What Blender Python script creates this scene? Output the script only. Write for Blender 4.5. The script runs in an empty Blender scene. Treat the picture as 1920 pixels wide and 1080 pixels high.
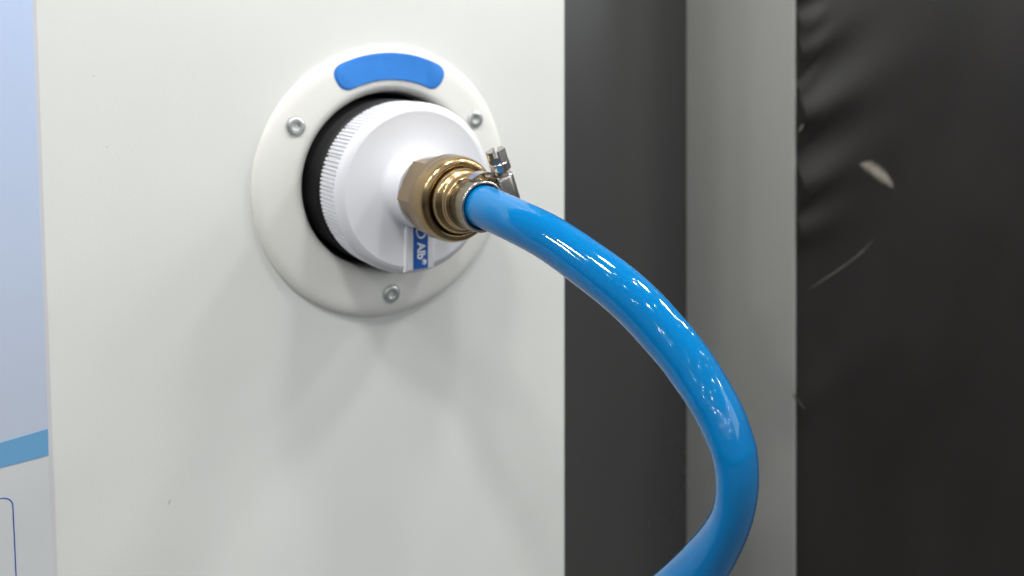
import bpy, bmesh, math, random
from mathutils import Vector, Matrix, noise
random.seed(7)
S = 0.08            # one modelling unit = 80 mm (radius of the wall flange)
SC = bpy.context.scene
COL = SC.collection
rad = math.radians

# ------------------------------------------------------------------ camera
cam_d = bpy.data.cameras.new("camera"); cam = bpy.data.objects.new("camera", cam_d); COL.objects.link(cam)
SC.camera = cam
YAW = 0.577
cam.location = Vector((-2.438, -5.408, 0.812)) * S
cam.rotation_euler = (rad(90), 0.0, -YAW)
cam_d.sensor_width = 36; cam_d.lens = 1504 / 1920 * 36
cam_d.shift_y = -(540 - 129) / 1920
cam_d.clip_start = 0.005; cam_d.clip_end = 60
cam_d.dof.use_dof = True; cam_d.dof.focus_distance = 4.35 * S; cam_d.dof.aperture_fstop = 7.0

# ------------------------------------------------------------------ world and lamps
w = bpy.data.worlds.new("World"); SC.world = w; w.use_nodes = True
nt = w.node_tree; nt.nodes.clear()
out = nt.nodes.new('ShaderNodeOutputWorld'); bg = nt.nodes.new('ShaderNodeBackground')
tc = nt.nodes.new('ShaderNodeTexCoord'); sx = nt.nodes.new('ShaderNodeSeparateXYZ'); rp = nt.nodes.new('ShaderNodeValToRGB')
mp = nt.nodes.new('ShaderNodeMapRange'); mp.inputs[1].default_value = -1; mp.inputs[2].default_value = 1
nt.links.new(tc.outputs['Generated'], sx.inputs[0]); nt.links.new(sx.outputs[2], mp.inputs[0]); nt.links.new(mp.outputs[0], rp.inputs[0])
cr = rp.color_ramp
cr.elements[0].position = 0.0; cr.elements[0].color = (.07, .065, .06, 1)
cr.elements[1].position = 1.0; cr.elements[1].color = (.30, .31, .33, 1)
for p_, c_ in ((.42, (.11, .107, .10)), (.5, (.36, .36, .36)), (.62, (.42, .43, .44)), (.8, (.24, .25, .27))):
    e = cr.elements.new(p_); e.color = (*c_, 1)
nt.links.new(rp.outputs[0], bg.inputs[0]); bg.inputs[1].default_value = 0.42; nt.links.new(bg.outputs[0], out.inputs[0])

def area(loc, target, size, power, color=(1, 1, 1), size_y=None):
    d = bpy.data.lights.new("hall_or_fill_lamp", 'AREA'); d.energy = power; d.color = color
    d.shape = 'RECTANGLE'; d.size = size; d.size_y = size_y or size
    o = bpy.data.objects.new("hall_or_fill_lamp", d); COL.objects.link(o)
    o.location = loc; o.rotation_euler = (Vector(target) - Vector(loc)).to_track_quat('-Z', 'Y').to_euler()
    return o
# a rail of small spots above the stand
for k in range(7):
    x = -1.2 + k * .42
    area((x, -.27 - .05 * (k % 3), .72 + .07 * (k % 2)), (x * .3, 0, -.02), .085, 2.05 + .07 * k, (1, .995, .975), .07)
# added soft fill light, unseen at front right, to brighten the dark partition's reflection
area((3.6, -3.4, 1.15), (0, 0, .3), 2.0, 15.0, (.95, 1, 1), 1.7)
# the lamps of the hall ceiling: long rows of panels and, between them, small spots on their rails
rl = random.Random(11)
for i in range(9):
    for j in range(10):
        x = -7.5 + i * 2.0 + rl.uniform(-.6, .6); y = -1.0 - j * 2.0 + rl.uniform(-.7, .7)
        sz = rl.choice((.05, .07, .09, .12)); L = rl.uniform(100, 260) * (1 + .22 * max(0, j - 2))
        sy = sz * rl.choice((1, 1, 2.5)); warm = rl.choice(((1, 1, 1), (1, .93, .82), (.93, .97, 1)))
        area((x, y, 4.2 + rl.uniform(-.6, .6)), (x + rl.uniform(-.6, .6), y + rl.uniform(-.2, .9), 0), sz, L * math.pi * sz * sy, warm, sy)
LAMPS = []
SC.view_settings.view_transform = 'Standard'; SC.view_settings.look = 'None'
SC.view_settings.exposure = 0.17; SC.view_settings.gamma = 1.0

# ------------------------------------------------------------------ helpers
def mat(name, color, rough=.5, metal=0., bump=0., bscale=200., coat=0., spec=.5, vary=0., vscale=8., sss=0., bdist=.0004):
    m = bpy.data.materials.new(name); m.use_nodes = True
    n = m.node_tree; b = n.nodes['Principled BSDF']
    b.inputs['Base Color'].default_value = (*color, 1); b.inputs['Roughness'].default_value = rough
    b.inputs['Metallic'].default_value = metal; b.inputs['Coat Weight'].default_value = coat
    b.inputs['Coat Roughness'].default_value = .04; b.inputs['Specular IOR Level'].default_value = spec
    if sss:
        b.inputs['Subsurface Weight'].default_value = sss; b.inputs['Subsurface Radius'].default_value = (.3, .6, 1); b.inputs['Subsurface Scale'].default_value = .003
    t = n.nodes.new('ShaderNodeTexCoord')
    if vary:
        a = n.nodes.new('ShaderNodeTexNoise'); a.inputs['Scale'].default_value = vscale; a.inputs['Detail'].default_value = 6
        r = n.nodes.new('ShaderNodeMapRange'); r.inputs[1].default_value = .3; r.inputs[2].default_value = .7
        r.inputs[3].default_value = 1 - vary; r.inputs[4].default_value = 1 + vary * .4
        x = n.nodes.new('ShaderNodeVectorMath'); x.operation = 'SCALE'; x.inputs[0].default_value = color
        n.links.new(t.outputs['Object'], a.inputs['Vector']); n.links.new(a.outputs['Fac'], r.inputs[0])
        n.links.new(r.outputs[0], x.inputs['Scale']); n.links.new(x.outputs[0], b.inputs['Base Color'])
        r2 = n.nodes.new('ShaderNodeMapRange'); r2.inputs[1].default_value = .3; r2.inputs[2].default_value = .7
        r2.inputs[3].default_value = max(.02, rough - .06); r2.inputs[4].default_value = rough + .08
        n.links.new(a.outputs['Fac'], r2.inputs[0]); n.links.new(r2.outputs[0], b.inputs['Roughness'])
    if bump:
        a = n.nodes.new('ShaderNodeTexNoise'); a.inputs['Scale'].default_value = bscale; a.inputs['Detail'].default_value = 3
        u = n.nodes.new('ShaderNodeBump'); u.inputs['Strength'].default_value = bump; u.inputs['Distance'].default_value = bdist
        n.links.new(t.outputs['Object'], a.inputs['Vector']); n.links.new(a.outputs['Fac'], u.inputs['Height']); n.links.new(u.outputs[0], b.inputs['Normal'])
    return m
M = dict(
    cabinet=mat('painted_cabinet', (.80, .815, .79), .42, bump=.16, bscale=1000, vary=.045, vscale=6),
    flange=mat('flange_plastic', (.83, .83, .79), .38, bump=.08, bscale=1500, vary=.03, vscale=14),
    cap=mat('cap_plastic', (.77, .78, .82), .5, spec=.35, bump=.05, bscale=1800, vary=.02, vscale=20),
    blue=mat('blue_label', (.035, .235, .72), .42, bump=.12, bscale=400, vary=.08, vscale=60),
    blue2=mat('blue_print', (.008, .105, .42), .4, vary=.05, vscale=80),
    white=mat('white_print', (.82, .85, .9), .45),
    black=mat('black_plastic', (.006, .006, .007), .45),
    sleeve=mat('dark_sleeve', (.03, .03, .024), .4, vary=.1, vscale=30),
    brass=mat('cast_brass', (.37, .275, .17), .38, 1., bump=.25, bscale=700, vary=.22, vscale=40, bdist=.0002),
    brass2=mat('polished_brass', (.40, .285, .15), .22, 1., bump=.12, bscale=250, vary=.2, vscale=55, bdist=.0002),
    steel=mat('clamp_steel', (.56, .53, .50), .2, 1., bump=.1, bscale=600, vary=.12, vscale=70, bdist=.0001),
    band=mat('band_steel', (.30, .26, .19), .26, 1., bump=.3, bscale=420, vary=.25, vscale=120, bdist=.0002),
    zinc=mat('zinc_screw', (.70, .73, .72), .36, 1., vary=.15, vscale=90),
    dark=mat('dark_recess', (.02, .02, .02), .6),
    hose=mat('blue_hose', (.0, .182, .48), .045, bump=.14, bscale=60, coat=.25, spec=.42, sss=.08, bdist=.0006),
    greyd=mat('dark_grey_laminate', (.054, .056, .055), .30, spec=.9, bump=.0, bscale=600, vary=.02, vscale=4),
    greyl=mat('light_grey_laminate', (.325, .33, .315), .42, bump=.1, bscale=600, vary=.05, vscale=4),
    leather=mat('black_leatherette', (.0145, .0125, .0122), .54, spec=.32, bump=.25, bscale=700, vary=.15, vscale=9),
    lint=mat('pale_lint', (.40, .37, .31), .9, vary=.4, vscale=150),
    dull2=mat('grey_mark', (.45, .45, .43), .7),
    dull=mat('dull_scuff', (.11, .105, .085), .8, vary=.5, vscale=120),
)

def link(name, bm, m, parent=None, smooth=True, angle=35):
    bmesh.ops.recalc_face_normals(bm, faces=bm.faces[:])
    bmesh.ops.scale(bm, vec=(S, S, S), verts=bm.verts[:])
    me = bpy.data.meshes.new(name); bm.to_mesh(me); bm.free()
    me.materials.append(m)
    if smooth:
        for p in me.polygons: p.use_smooth = True
        me.set_sharp_from_angle(angle=rad(angle))
    o = bpy.data.objects.new(name, me); COL.objects.link(o)
    if parent: o.parent = parent
    return o
def thing(name, label, cat, loc=(0, 0, 0), group=None):
    o = bpy.data.objects.new(name, None); COL.objects.link(o); o.location = Vector(loc) * S
    o.empty_display_size = .01
    o['label'] = label; o['category'] = cat
    if group: o['group'] = group
    return o
def tag(o, label=None, cat=None, kind=None, group=None):
    if label: o['label'] = label
    if cat: o['category'] = cat
    if kind: o['kind'] = kind
    if group: o['group'] = group
    return o
def lathe(prof, n=96, rf=None, closed=False, a0=0., a1=2 * math.pi):
    """revolve (r, h) around the -Y axis: y = -h"""
    bm = bmesh.new(); full = abs(a1 - a0 - 2 * math.pi) < 1e-6
    k = n if full else n + 1; rings = []
    for i, (r, h) in enumerate(prof):
        row = []
        for j in range(k):
            a = a0 + (a1 - a0) * j / n
            q = rf(i, r, h, a) if rf else r
            row.append(bm.verts.new((q * math.cos(a), -h, q * math.sin(a))))
        rings.append(row)
    rr = list(zip(rings[:-1], rings[1:]))
    if closed: rr.append((rings[-1], rings[0]))
    for A, B in rr:
        for j in range(n):
            bm.faces.new((A[j], A[(j + 1) % k], B[(j + 1) % k], B[j]))
    return bm
def cap_ends(bm):
    bmesh.ops.holes_fill(bm, edges=[e for e in bm.edges if e.is_boundary], sides=0); return bm
def box(bm, x0, x1, y0, y1, z0, z1, bev=0.):
    r = bmesh.ops.create_cube(bm, size=1)
    for v in r['verts']:
        v.co = Vector(((x0 + x1) / 2 + v.co.x * (x1 - x0), (y0 + y1) / 2 + v.co.y * (y1 - y0), (z0 + z1) / 2 + v.co.z * (z1 - z0)))
    if bev:
        ed = list({e for v in r['verts'] for e in v.link_edges})
        bmesh.ops.bevel(bm, geom=ed, offset=bev, segments=3, profile=.5, affect='EDGES')
    return bm
def slab(outline, y_back, y_front, bev=0.):
    """outline of (x, z) made into a plate between y_back and y_front (front nearer the camera)"""
    bm = bmesh.new()
    vs = [bm.verts.new((x, y_back, z)) for x, z in outline]
    f = bm.faces.new(vs)
    r = bmesh.ops.extrude_face_region(bm, geom=[f])
    top = [v for v in r['geom'] if isinstance(v, bmesh.types.BMVert)]
    for v in top: v.co.y = y_front
    if bev:
        ed = [e for e in bm.edges if e.verts[0] in top and e.verts[1] in top]
        bmesh.ops.bevel(bm, geom=ed, offset=bev, segments=3, profile=.5, affect='EDGES')
    return bm
def tube(path, radius, n=12, ends=True):
    bm = bmesh.new(); rows = []; P = [Vector(p) for p in path]
    for i, p in enumerate(P):
        t = (P[min(i + 1, len(P) - 1)] - P[max(i - 1, 0)]).normalized()
        u = t.orthogonal().normalized() if i == 0 else (u - t * u.dot(t)).normalized()
        v = t.cross(u); r = radius(i) if callable(radius) else radius
        rows.append([bm.verts.new(p + (u * math.cos(2 * math.pi * j / n) + v * math.sin(2 * math.pi * j / n)) * r) for j in range(n)])
    for A, B in zip(rows[:-1], rows[1:]):
        for j in range(n): bm.faces.new((A[j], A[(j + 1) % n], B[(j + 1) % n], B[j]))
    if ends: bm.faces.new(rows[0]); bm.faces.new(rows[-1])
    return bm
def smoothpath(pts, sub=12, it=6):
    P = [Vector(p) for p in pts]; res = []
    for i in range(len(P) - 1):
        p0 = P[max(i - 1, 0)]; p1 = P[i]; p2 = P[i + 1]; p3 = P[min(i + 2, len(P) - 1)]
        for k in range(sub):
            t = k / sub
            res.append(.5 * ((2 * p1) + (p2 - p0) * t + (2 * p0 - 5 * p1 + 4 * p2 - p3) * t * t + (3 * p1 - p0 - 3 * p2 + p3) * t ** 3))
    res.append(P[-1])
    for _ in range(it * 4):
        res = [res[0]] + [(res[i - 1] + res[i] * 2 + res[i + 1]) / 4 for i in range(1, len(res) - 1)] + [res[-1]]
    return res

# ------------------------------------------------------------------ background: floor, wall, post, padded cover
bm = bmesh.new(); box(bm, -40, 60, -70, 20, -14.3, -14)
tag(link('floor', bm, mat('hall_floor', (.16, .155, .15), .5, bump=.2, bscale=60, vary=.1), smooth=False), kind='structure')
bm = bmesh.new(); box(bm, 1.0, 4.8, 1.6, 1.9, -14, 9)
tag(link('back_wall', bm, M['greyd'], smooth=False), 'dark grey smooth partition between the white cabinet and the light grey block', kind='structure')
bm = bmesh.new(); box(bm, 4.632, 17.2, .03, 1.59, -14, 9, .012)
tag(link('grey_block', bm, M['greyl']), 'flat light grey upright block whose side shows left of the black padded panel', 'block')

# black leatherette, gathered into creases along its left edge
X0, X1, Z0, Z1, NX, NZ = 4.66, 16.0, -13.5, 8.0, 170, 330
XL = X0
bm = bmesh.new(); rows = []
def crease(x, z):
    d = x - XL; h = 0.
    h += .05 * (1 - math.exp(-d / .12))                       # the roll at the stapled edge
    for cz, sl, amp, wd, ln in ((1.62, .36, .05, .09, .8), (1.27, .40, .055, .10, .7), (.98, .42, .07, .12, .9), (.32, .30, .105, .19, 1.3), (-.42, .26, .085, .17, 1.1),
                                (-.90, .2, .05, .15, .8), (1.12, .9, .02, .045, .25), (.78, .9, .022, .045, .25), (.58, .8, .03, .05, .3), (.02, .8, .02, .05, .25), (-.62, .7, .02, .05, .22), (-2.7, .22, .018, .18, 1.9), (2.3, .3, .06, .15, 1.2), (3.1, .35, .06, .15, 1.2)):
        k = z - (cz + sl * d); h += 1.12 * amp * math.exp(-(k / (wd + .13 * d)) ** 2) * math.exp(-(max(0., d) / ln) ** 1.6)
    h += .05 * noise.noise(Vector((x * .6, z * .45, 2.2))) * min(1, d)
    return h
for i in range(NZ + 1):
    z = Z0 + (Z1 - Z0) * i / NZ
    row = []
    for j in range(NX + 1):
        x = XL + (X1 - XL) * (j / NX) ** 1.9
        row.append(bm.verts.new((x, .025 - crease(x, z), z)))
    rows.append(row)
for i in range(NZ):
    for j in range(NX): bm.faces.new((rows[i][j], rows[i][j + 1], rows[i + 1][j + 1], rows[i + 1][j]))
r = bmesh.ops.extrude_edge_only(bm, edges=[e for e in bm.edges if e.is_boundary])
for g in r['geom']:
    if isinstance(g, bmesh.types.BMVert): g.co.y = .0295
bmesh.ops.holes_fill(bm, edges=[e for e in bm.edges if e.is_boundary], sides=0)
pad = thing('padded_panel', 'black leatherette padded panel with creases gathered along its left edge', 'padded panel', (XL, .025, -13.5))
padm = link('cover', bm, M['leather'], pad); padm.location = -pad.location
def onpad(x, z, e=.012): return Vector((x, .025 - crease(x, z) - e, z))
def streak(name, pts, wmax, m, thick=.006):
    bm = bmesh.new(); lay = bm.verts.layers.float.new('fade'); P = smoothpath([(x, 0, z) for x, z in pts], 8, 1); n = len(P); top = []
    for i, p in enumerate(P):
        t = (P[min(i + 1, n - 1)] - P[max(i - 1, 0)]).normalized(); q = Vector((-t.z, 0, t.x))
        ww = wmax * max(.04, max(0, math.sin(math.pi * min(1, (i + .3) / n))) ** .7) * (1 + .25 * noise.noise(Vector((i * .6, 3, wmax))))
        top.append([bm.verts.new(onpad(p.x + q.x * s * ww, p.z + q.z * s * ww, thick * (1.3 - abs(s)) + .004)) for s in (-1, -.5, 0, .5, 1)])
    for i, row in enumerate(top):
        e = min(1, max(0, math.sin(math.pi * (i + .5) / n)) * 1.3)
        for k, v in enumerate(row): v[lay] = e * (0, .6, 1, .6, 0)[k]
    for A, B in zip(top[:-1], top[1:]):
        for k in range(4): bm.faces.new((A[k], A[k + 1], B[k + 1], B[k]))
    r = bmesh.ops.extrude_face_region(bm, geom=bm.faces[:])
    for g in r['geom']:
        if isinstance(g, bmesh.types.BMVert): g.co.y += thick + .003
    o = link(name, bm, m, pad); o.location = -pad.location; return o

for mk in ('lint', 'dull'):                                   # worn patches thin out towards their edges
    n = M[mk].node_tree; b = n.nodes['Principled BSDF']; at = n.nodes.new('ShaderNodeAttribute'); at.attribute_name = 'fade'
    nz = n.nodes.new('ShaderNodeTexNoise'); nz.inputs['Scale'].default_value = 160
    mu = n.nodes.new('ShaderNodeMath'); mu.operation = 'MULTIPLY'; mr = n.nodes.new('ShaderNodeMapRange'); mr.inputs[1].default_value = .25; mr.inputs[2].default_value = .6; mr.inputs[3].default_value = .45
    n.links.new(nz.outputs['Fac'], mr.inputs[0]); n.links.new(at.outputs['Fac'], mu.inputs[0]); n.links.new(mr.outputs[0], mu.inputs[1]); n.links.new(mu.outputs[0], b.inputs['Alpha'])
# ------------------------------------------------------------------ white cabinet
N = 128; HR = .66
bm = bmesh.new()
cx0, cx1, cz0, cz1 = -9.0, 1.612, -14.0, 6.0
inner, outer_ = [], []
for j in range(N):
    a = 2 * math.pi * j / N; c, s = math.cos(a), math.sin(a)
    inner.append(bm.verts.new((HR * c, 0, HR * s)))
    outer_.append(bm.verts.new((1.3 * c, 0, 1.3 * s)))
for j in range(N): bm.faces.new((inner[j], outer_[j], outer_[(j + 1) % N], inner[(j + 1) % N]))
quad = [(cx1 - .012, cz1), (cx0, cz1), (cx0, cz0), (cx1 - .012, cz0)]
qv = [bm.verts.new((x, 0, z)) for x, z in quad]
for q in range(4):
    lo, hi = N // 8 + q * N // 4, N // 8 + (q + 1) * N // 4
    arc = [outer_[j % N] for j in range(lo, hi + 1)]
    bm.faces.new([qv[q], qv[(q + 1) % 4]] + arc[::-1])
rim = [bm.verts.new((v.co.x, .12, v.co.z)) for v in inner]
for j in range(N): bm.faces.new((inner[j], inner[(j + 1) % N], rim[(j + 1) % N], rim[j]))
# rounded right-hand edge and the side behind it
def strip(pts):
    a = [bm.verts.new((x, y, cz1)) for x, y in pts]; b = [bm.verts.new((x, y, cz0)) for x, y in pts]
    for k in range(len(pts) - 1): bm.faces.new((a[k], a[k + 1], b[k + 1], b[k]))
strip([(cx1 - .012, 0), (cx1 - .006, .0016), (cx1 - .0016, .006), (cx1, .012), (cx1, 1.58)])
bmesh.ops.remove_doubles(bm, verts=bm.verts[:], dist=1e-5)
cab = link('cabinet', bm, M['cabinet'])
tag(cab, 'smooth white cabinet front that carries the round wall inlet and the poster', 'cabinet')

def cab_xz(px, py):
    d = Vector((math.sin(YAW), math.cos(YAW), 0)) + Vector((math.cos(YAW), -math.sin(YAW), 0)) * ((px - 960) / 1504) - Vector((0, 0, 1)) * ((py - 129) / 1504)
    q = Vector((-2.438, -5.408, .812)) + d * (5.408 / d.y); return (q.x, q.z)
for px, py, L, an in ((318, 941, .022, 72), (176, 143, .006, 20), (201, 276, .005, 60)):
    x, z = cab_xz(px, py); c, s_ = math.cos(rad(an)) * L, math.sin(rad(an)) * L; q = .0028
    bm = slab([(x - c - s_ * .12, z - s_ + c * .12), (x + q, z - q), (x + c, z + s_), (x - q, z + q)], .0008, -.0014)
    link('scratch', bm, M['dull2'], cab, smooth=False)
# ------------------------------------------------------------------ poster at the left
def pe(z): return -2.221 + (1.21 - z) * (.108 / 3.371)            # the poster hangs about two degrees askew
post = thing('poster', 'pale blue and white printed poster with a blue stripe on the cabinet', 'poster', (-2.2, 0, -2))
def padd(name, bm, m, label=None):
    o = link(name, bm, m, post, smooth=False); o.location = -post.location
    if label: o['label'] = label
    return o
m = mat('poster_sheet', (.6, .65, .8), .33, bump=.06, bscale=500)
n = m.node_tree; b = n.nodes['Principled BSDF']; t = n.nodes.new('ShaderNodeTexCoord'); sp = n.nodes.new('ShaderNodeSeparateXYZ')
r1 = n.nodes.new('ShaderNodeMapRange'); r1.inputs[1].default_value = 1.3 * S; r1.inputs[2].default_value = -1.35 * S
rm = n.nodes.new('ShaderNodeValToRGB'); rm.color_ramp.elements[0].color = (.53, .66, .92, 1); rm.color_ramp.elements[1].color = (.55, .61, .73, 1)
st = n.nodes.new('ShaderNodeMath'); st.operation = 'LESS_THAN'; st.inputs[1].default_value = -1.37 * S
mx = n.nodes.new('ShaderNodeMix'); mx.data_type = 'RGBA'; mx.inputs['B'].default_value = (.68, .70, .72, 1)
n.links.new(t.outputs['Object'], sp.inputs[0]); n.links.new(sp.outputs[2], r1.inputs[0]); n.links.new(r1.outputs[0], rm.inputs[0])
n.links.new(sp.outputs[2], st.inputs[0]); n.links.new(st.outputs[0], mx.inputs['Factor']); n.links.new(rm.outputs[0], mx.inputs['A'])
n.links.new(mx.outputs['Result'], b.inputs['Base Color'])
padd('sheet', slab([(pe(-5) - .012, -5), (pe(3) - .012, 3), (-5.5, 3), (-5.5, -5)], -.001, -.010, .002), m)
padd('clear_border', slab([(pe(-5.05) + .008, -5.05), (pe(3.05) + .008, 3.05), (-5.55, 3.05), (-5.55, -5.05)], .0, -.005, .0015), mat('clear_film', (.70, .70, .73), .2))
padd('stripe', slab([(pe(-1.29) - .0145, -1.287), (-2.39, -1.309), (-5.4, -1.42), (-5.4, -1.56), (-2.39, -1.452), (-2.2, -1.4455), (pe(-1.44) - .0145, -1.442)], -.010, -.0118), mat('poster_blue', (.16, .40, .68), .35, vary=.05, vscale=20))
# thin rounded outline printed low on the sheet
def rrect(x0, x1, z0, z1, r, n=10):
    o = []
    for cx, cz, a0 in ((x1 - r, z1 - r, 0), (x0 + r, z1 - r, 90), (x0 + r, z0 + r, 180), (x1 - r, z0 + r, 270)):
        for k in range(n + 1):
            a = rad(a0 + 90 * k / n); o.append((cx + r * math.cos(a), cz + r * math.sin(a)))
    return o
A_ = rrect(-3.3, -2.326, -2.62, -1.622, .062); B_ = rrect(-3.3 + .006, -2.326 - .006, -2.614, -1.628, .056)
piv = Vector((-2.33, -1.66)); ra = rad(2.2)
def rt(p): x, z = p[0] - piv.x, p[1] - piv.y; return (piv.x + x * math.cos(ra) - z * math.sin(ra), piv.y + x * math.sin(ra) + z * math.cos(ra))
bm = bmesh.new(); L = len(A_)
va = [bm.verts.new((rt(p)[0], -.0112, rt(p)[1])) for p in A_]; vb = [bm.verts.new((rt(p)[0], -.0112, rt(p)[1])) for p in B_]
va2 = [bm.verts.new((v.co.x, -.0098, v.co.z)) for v in va]; vb2 = [bm.verts.new((v.co.x, -.0098, v.co.z)) for v in vb]
for j in range(L):
    k = (j + 1) % L
    bm.faces.new((va[j], va[k], vb[k], vb[j])); bm.faces.new((va[j], va2[j], va2[k], va[k])); bm.faces.new((vb[j], vb[k], vb2[k], vb2[j]))
padd('printed_outline', bm, M['blue2'])

# ------------------------------------------------------------------ round wall inlet
inl = thing('wall_inlet', 'round off-white wall inlet flange with a blue label and three screws', 'wall inlet')
prof = [(.986, -.0), (.986, .012), (.981, .022), (.969, .034), (.950, .044), (.925, .052), (.89, .056), (.86, .058), (.75, .058), (.715, .0575), (.69, .053), (.668, .042), (.652, .024), (.643, .0), (.640, -.06), (.640, -.14), (.655, -.14), (.655, -.002)]
link('flange', lathe(prof, 160, closed=True), M['flange'], inl, angle=60)
link('sleeve', lathe([(.648, -.139), (.628, -.139), (.622, -.5), (.622, -.9), (.0005, -.9)], 96), M['sleeve'], inl)
thr = [(.52, -.89)]
for k in range(26):
    h = -.55 + k * .027; thr += [(.575, h), (.592, h + .007), (.592, h + .014), (.575, h + .021)]
thr += [(.54, .175), (.30, .175)]
link('threaded_port', lathe(thr, 96), M['black'], inl, angle=25)
# blue label, a bent rounded bar
def bent(rc, hw, ea, cr_, off=0.):
    hl = rc * ea; o = []
    pts = rrect(-hl, hl, -hw, hw, cr_, 10)
    dense = []
    for i in range(len(pts)):
        p, q = pts[i], pts[(i + 1) % len(pts)]; d = math.dist(p, q); k = max(1, int(d / .02))
        for s in range(k): dense.append((p[0] + (q[0] - p[0]) * s / k, p[1] + (q[1] - p[1]) * s / k))
    for s, r in dense:
        a = math.pi / 2 - s / rc + off; o.append(((rc + r) * math.cos(a), (rc + r) * math.sin(a)))
    return o
EA = rad(30.0)
lab = link('label_inset', slab(bent(.83, .0985, EA, .083), -.052, -.0605, .002), M['blue'], inl)
link('label_face', slab(bent(.825, .086, EA - .017, .073), -.060, -.0675, .0035), M['blue'], lab)
bm = bmesh.new(); box(bm, -.060, .010, -.0688, -.0670, .822, .834, .001); box(bm, -.002, .010, -.0688, -.0670, .79, .8215, .001); box(bm, -.035, -.005, -.0688, -.0670, .858, .866, .001)
link('embossed_mark', bm, M['blue'], lab)
# screws in the flange
def add_screw(ang, turn):
    s = bpy.data.objects.new('screw', None); COL.objects.link(s); s.parent = inl; s.empty_display_size = .003
    s.location = Vector((.82 * math.cos(ang), -.058, .82 * math.sin(ang))) * S; s.rotation_euler = (0, turn, 0)
    return s
scr = add_screw(rad(149), 0.2)
HS = 24
def hx(i, r, h, a):
    if i >= 7:
        k = (a % (math.pi / 3)) - math.pi / 6; return r * math.cos(math.pi / 6) / math.cos(k)
    return r
headbm = lathe([(.062, -.004), (.062, .004), (.060, .010), (.055, .014), (.046, .0165), (.034, .0165), (.027, .0155), (.0245, .0135), (.022, .000), (.0005, -.006)], 48, rf=hx)
hd = link('head', headbm, M['zinc'], scr, angle=30)
ringp = link('countersink', lathe([(.074, -.003), (.074, .0022), (.071, .0032), (.066, .0022), (.0625, -.002)], 48), mat('countersunk_rim', (.66, .68, .65), .4), scr)
for ang, turn in ((rad(31), .9), (rad(-90), 1.6)):
    s = add_screw(ang, turn)
    for ch in (hd, ringp):
        c = ch.copy(); COL.objects.link(c); c.parent = s

# ------------------------------------------------------------------ white knurled cap
capt = thing('screw_cap', 'white plastic screw cap with knurled rim plugged into the wall inlet', 'cap', (0, -.2, 0))
def cadd(name, bm, m, parent=None, **k):
    o = link(name, bm, m, parent or capt, **k)
    if parent is None: o.location = -capt.location
    return o
NK = 132
def kn(i, r, h, a):
    if 1 <= i <= 4:
        amp = (.0, .016, .016, .015, .005)[i]
        t = (a * NK / (2 * math.pi)) % 1.
        return r - (amp if t > .5 else 0.)
    return r
cp = [(.50, .185), (.584, .195), (.586, .25), (.586, .415), (.584, .445), (.581, .453), (.576, .464), (.567, .477), (.555, .488), (.541, .496), (.525, .501),
      (.52, .5005), (.44, .5006), (.335, .5016), (.287, .504), (.269, .511), (.260, .524), (.254, .545), (.252, .60), (.250, .64), (.246, .668), (.238, .68), (.15, .68)]
cadd('cap_body', lathe(cp, NK * 4, rf=kn), M['cap'], angle=17)
cadd('cap_skirt', lathe([(.50, .186), (.50, .12), (.548, .12), (.548, .186)], 96), M['black'])
# raised rib with the blue sticker, running from the boss down to the rim
rib = slab([(-.105, -.20), (.105, -.20), (.118, -.30), (.108, -.553), (-.108, -.553), (-.105, -.30)], -.47, -.524, .018)
ribo = cadd('label_rib', rib, M['cap'], angle=50)
st_ = slab([(-.052, -.20), (.058, -.20), (.058, -.540), (-.052, -.540)], -.5235, -.5265)
stk = link('sticker', st_, M['blue2'], ribo, smooth=False)
def text_part(body, size, loc, rz, m, parent, extr=.0012, name='lettering'):
    cu = bpy.data.curves.new(name, 'FONT'); cu.body = body; cu.size = size * S; cu.extrude = extr * S; cu.align_x = 'LEFT'; cu.align_y = 'CENTER'; cu.offset = .0022 * S
    tmp = bpy.data.objects.new('tmp', cu); COL.objects.link(tmp)
    dg = bpy.context.evaluated_depsgraph_get(); me = bpy.data.meshes.new_from_object(tmp.evaluated_get(dg))
    bpy.data.objects.remove(tmp); bpy.data.curves.remove(cu)
    me.name = name; me.materials.clear(); me.materials.append(m)
    # text plane XY -> XZ facing -Y, then turned clockwise to read downwards
    R = Matrix.Rotation(rz, 4, 'Y') @ Matrix.Rotation(rad(90), 4, 'X')
    me.transform(Matrix.Translation(Vector(loc) * S) @ R)
    o = bpy.data.objects.new(name, me); COL.objects.link(o); o.parent = parent; return o
LET = text_part('Alb', .082, (.004, -.5275, -.362), rad(90), M['white'], ribo)
REG = text_part('\u00ae', .044, (.026, -.5270, -.480), rad(90), M['white'], ribo)
emb = lathe([(.032, .5262), (.032, .5282), (.042, .5282), (.042, .5262)], 40, closed=True)
for v in emb.verts:
    if v.co.z < -.01: v.co.z *= 1.25; v.co.x *= .9
for v in emb.verts: v.co.z -= .285; v.co.x += .008
link('emblem', emb, M['white'], ribo)

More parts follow.
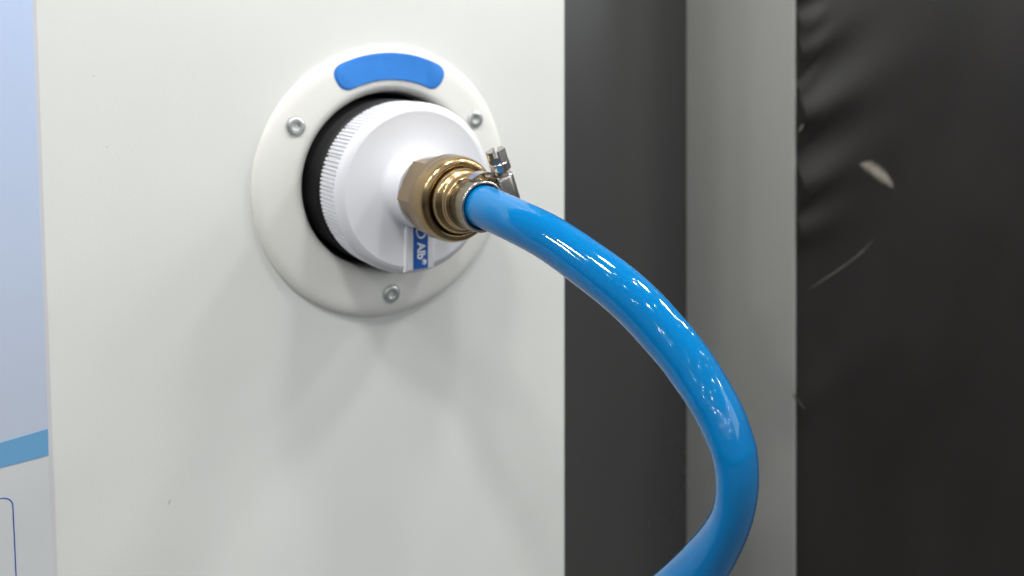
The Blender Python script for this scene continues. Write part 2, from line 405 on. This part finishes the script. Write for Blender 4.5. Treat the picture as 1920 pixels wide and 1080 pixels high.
# ------------------------------------------------------------------ brass hose fitting
fit = thing('hose_fitting', 'brass hose fitting with milled flats screwed into the white cap', 'hose fitting', (0, -.68, 0))
def fadd(name, bm, m, parent=None, **k):
    o = link(name, bm, m, parent or fit, **k)
    if parent is None: o.location = -fit.location
    return o
npf = [(.15, .682), (.225, .692), (.245, .698), (.262, .713), (.270, .735), (.270, .76), (.270, .80), (.270, .84), (.270, .902), (.270, .904), (.270, .95)]
def hexf(i, r, h, a):
    k = ((a - rad(4)) % (math.pi / 3)) - math.pi / 6
    ap = .225 / math.cos(k)
    if i <= 8: return min(r, ap)
    return r
fadd('nut', lathe(npf, 192, rf=hexf), M['brass'], angle=22)
fadd('collar', lathe([(.2695, .951), (.270, .99), (.269, 1.02), (.265, 1.045), (.256, 1.066), (.243, 1.080), (.228, 1.086), (.215, 1.083), (.209, 1.074), (.208, 1.05)], 128), M['brass2'], angle=60)
fadd('hose_tail', lathe([(.2075, 1.04), (.205, 1.085), (.203, 1.105), (.196, 1.124), (.185, 1.138), (.174, 1.146), (.167, 1.155), (.165, 1.17), (.166, 1.18), (.163, 1.192), (.156, 1.20), (.145, 1.204), (.12, 1.205)], 128), M['brass2'], angle=60)

# ------------------------------------------------------------------ worm-drive hose clamp
clp = thing('hose_clamp', 'steel worm-drive hose clamp with slotted hex screw round the end of the hose', 'hose clamp', (0, -1.29, 0))
def kadd(name, bm, m, parent=None, **k):
    o = link(name, bm, m, parent or clp, **k)
    if parent is None: o.location = -clp.location
    return o
def wob(i, r, h, a): return r + .0012 * math.sin(3 * a + 1) + .0008 * math.sin(7 * a)
kadd('band', lathe([(.1345, 1.215), (.150, 1.212), (.1525, 1.216), (.1525, 1.35), (.150, 1.356), (.1385, 1.358), (.1345, 1.354)], 128, rf=wob, closed=True), M['band'], angle=50)
kadd('rim', lathe([(.1515, 1.352), (.1505, 1.3605), (.1455, 1.363), (.137, 1.3625), (.1345, 1.357)], 128, rf=wob), M['steel'], angle=60)
# loose tail of the band lifting off towards the housing
bm = bmesh.new(); rows = []
a0, a1, n_ = rad(108), rad(28), 30
for k in range(n_ + 1):
    f = k / n_; a = a0 + (a1 - a0) * f
    r = .160 + .052 * max(0, math.sin(math.pi * f)) ** 1.2 * (.55 + .45 * f)
    row = []
    for dr, h in ((0, 1.255), (0, 1.335), (.006, 1.335), (.006, 1.255)):
        hh = h - .03 * (1 - f) + (.03 * max(0, .25 - f) / .25 if h < 1.3 else 0)
        row.append(bm.verts.new(((r + dr) * math.cos(a), -hh, (r + dr) * math.sin(a))))
    rows.append(row)
for A, B in zip(rows[:-1], rows[1:]):
    for k in range(4): bm.faces.new((A[k], A[(k + 1) % 4], B[(k + 1) % 4], B[k]))
bm.faces.new(rows[0]); bm.faces.new(rows[-1])
kadd('band_tail', bm, M['steel'], angle=40)
# screw axis frame: origin on the axis at the housing, local Y up along the axis
al = rad(19); axd = Vector((-math.sin(al), 0, math.cos(al))); axr = Vector((math.cos(al), 0, math.sin(al)))
ORG = axr * .222 + Vector((0, -1.285, 0))
F = Matrix.Translation(ORG) @ Matrix(((axr.x, 0, axd.x), (0, 1, 0), (axr.z, 0, axd.z))).to_4x4()   # local x outward, y along hose axis, z up the screw
def xf(bm): bmesh.ops.transform(bm, matrix=F, verts=bm.verts[:]); return bm
def prism(n, r, z0, z1, rot=0., taper=0.):
    bm = bmesh.new(); rows = []
    prof = [(r - taper, z0), (r, z0 + taper), (r, z1 - taper), (r - taper, z1)] if taper else [(r, z0), (r, z1)]
    for q, z in prof: rows.append([bm.verts.new((q * math.cos(rot + 2 * math.pi * j / n), q * math.sin(rot + 2 * math.pi * j / n), z)) for j in range(n)])
    for A, B in zip(rows[:-1], rows[1:]):
        for j in range(n): bm.faces.new((A[j], A[(j + 1) % n], B[(j + 1) % n], B[j]))
    bm.faces.new(rows[0]); bm.faces.new(rows[-1]); return bm
# housing: a half-round tunnel standing on a saddle
bm = bmesh.new(); rows = []
for z, q in ((-.13, .93), (-.115, 1.), (.085, 1.), (.100, .95), (.108, .86)):
    row = []
    sec = [(-.075, -.066)] + [(.0 + .062 * math.sin(t_), -.066 * math.cos(t_)) for t_ in [math.pi * k / 18 for k in range(19)]] + [(-.075, .066)]
    for x, y in sec: row.append(bm.verts.new((x * q, y * q, z)))
    rows.append(row)
for A, B in zip(rows[:-1], rows[1:]):
    for k in range(len(A)): bm.faces.new((A[k], A[(k + 1) % len(A)], B[(k + 1) % len(B)], B[k]))
bm.faces.new(rows[0]); bm.faces.new(rows[-1])
kadd('housing', xf(bm), M['steel'], angle=30)
bm = bmesh.new(); box(bm, -.081, -.068, -.078, .078, -.15, .118, .003)
kadd('saddle', xf(bm), M['steel'], angle=30)
scw = kadd('clamp_screw', xf(prism(40, .034, .10, .135)), M['steel'], angle=30)
kadd('collar', xf(prism(48, .0635, .130, .186, taper=.006)), M['steel'], scw, angle=30)
kadd('hex_head', xf(prism(6, .0630, .1855, .226, rot=.25)), M['steel'], scw, smooth=False)
hexbm = prism(6, .0630, .2255, .270, rot=.25, taper=.0)
tw = Matrix.Rotation(rad(-38), 4, 'Z'); nrm = tw @ Vector((1, 0, 0))
for sgn in (1, -1):
    b2 = hexbm.copy()
    res = bmesh.ops.bisect_plane(b2, geom=b2.verts[:] + b2.edges[:] + b2.faces[:], plane_co=nrm * .0130 * sgn, plane_no=nrm * sgn, clear_inner=True)
    bmesh.ops.holes_fill(b2, edges=[e for e in b2.edges if e.is_boundary], sides=0)
    # soften the crown
    for v in b2.verts:
        if v.co.z > .26 and math.hypot(v.co.x, v.co.y) > .045: v.co.z -= .006
    kadd('slot_cheek', xf(b2), M['steel'], scw, smooth=False)
hexbm.free()

# ------------------------------------------------------------------ blue hose
HQ = [(0, -1.08, 0, .127), (0, -1.22, 0, .127), (0, -1.34, 0, .1265), (.006, -1.45, -.008, .1225), (.030, -1.583, -.032, .1222), (.082, -1.736, -.073, .1229), (0.137, -1.877, -0.125, 0.1245), (0.202, -2.056, -0.211, 0.1265),
      (0.264, -2.226, -0.3, 0.128), (0.315, -2.364, -0.392, 0.1275), (0.364, -2.499, -0.508, 0.125), (0.402, -2.604, -0.61, 0.1195), (0.452, -2.742, -0.787, 0.104), (0.483, -2.827, -0.966, 0.091),
      (0.49, -2.845, -1.103, 0.085), (0.484, -2.831, -1.255, 0.087), (0.464, -2.774, -1.403, 0.098), (0.437, -2.699, -1.546, 0.112), (0.399, -2.596, -1.701, 0.118), (0.35, -2.462, -1.87, 0.122),
      (0.283, -2.278, -2.058, 0.125), (0.196, -2.037, -2.279, 0.126), (.08, -1.80, -2.62, .126), (0, -1.68, -3.2, .126), (-.05, -1.65, -4.5, .126), (-.1, -1.65, -6.5, .126), (-.1, -1.7, -9.0, .126), (0, -1.9, -13.9, .126)]
P = smoothpath([q[:3] for q in HQ], 12, 7)
bn = Vector((math.cos(rad(20)), math.sin(rad(20)), 0))
bm = bmesh.new(); rows = []; NH = 72
for i, p in enumerate(P):
    t = (P[min(i + 1, len(P) - 1)] - P[max(i - 1, 0)]).normalized()
    b_ = (bn - t * bn.dot(t)).normalized(); nn = t.cross(b_)
    k = min(i // 12, len(HQ) - 2); f = i / 12 - k; f = f * f * (3 - 2 * f)
    rin = HQ[k][3] * (1 - f) + HQ[k + 1][3] * f; rout = .126 + max(0., .124 - rin) * .8
    rows.append([bm.verts.new(p + nn * rin * math.cos(2 * math.pi * j / NH) + b_ * rout * math.sin(2 * math.pi * j / NH)) for j in range(NH)])
for _ in range(26):                                           # the wall of the hose rounds off the tight inside of the bend
    new = {}
    for i in range(1, len(rows) - 1):
        if -1.0 > P[i].z > -2.1:
            for j in range(NH): new[(i, j)] = (rows[i - 1][j].co + rows[i][j].co * 2 + rows[i + 1][j].co) / 4
    for (i, j), c in new.items(): rows[i][j].co = c
for A, B in zip(rows[:-1], rows[1:]):
    for j in range(NH): bm.faces.new((A[j], A[(j + 1) % NH], B[(j + 1) % NH], B[j]))
bm.faces.new(rows[0]); bm.faces.new(rows[-1])
ho = link('hose', bm, M['hose'], angle=60)
tag(ho, 'glossy bright blue hose curving out of the brass fitting and down', 'hose')

# ------------------------------------------------------------------ marks on the black cover
CAMP = Vector((-2.438, -5.408, .812)); fw = Vector((math.sin(YAW), math.cos(YAW), 0)); rt_ = Vector((math.cos(YAW), -math.sin(YAW), 0))
def pad_xz(px, py):
    d = fw + rt_ * ((px - 960) / 1504) - Vector((0, 0, 1)) * ((py - 129) / 1504); t = (-.06 - CAMP.y) / d.y; q = CAMP + d * t; return (q.x, q.z)
streak('scuff', [pad_xz(1606, 308), pad_xz(1632, 314), pad_xz(1660, 332), pad_xz(1682, 352)], .095, M['lint'])
streak('scratch', [pad_xz(1644, 448), pad_xz(1620, 472), pad_xz(1585, 500), pad_xz(1550, 525), pad_xz(1518, 548)], .014, M['dull'])
streak('lint', [pad_xz(1503, 232), pad_xz(1504, 240), pad_xz(1502, 249)], .016, M['lint'])
streak('lint', [pad_xz(1500, 742), pad_xz(1506, 756), pad_xz(1516, 772)], .013, M['dull'])
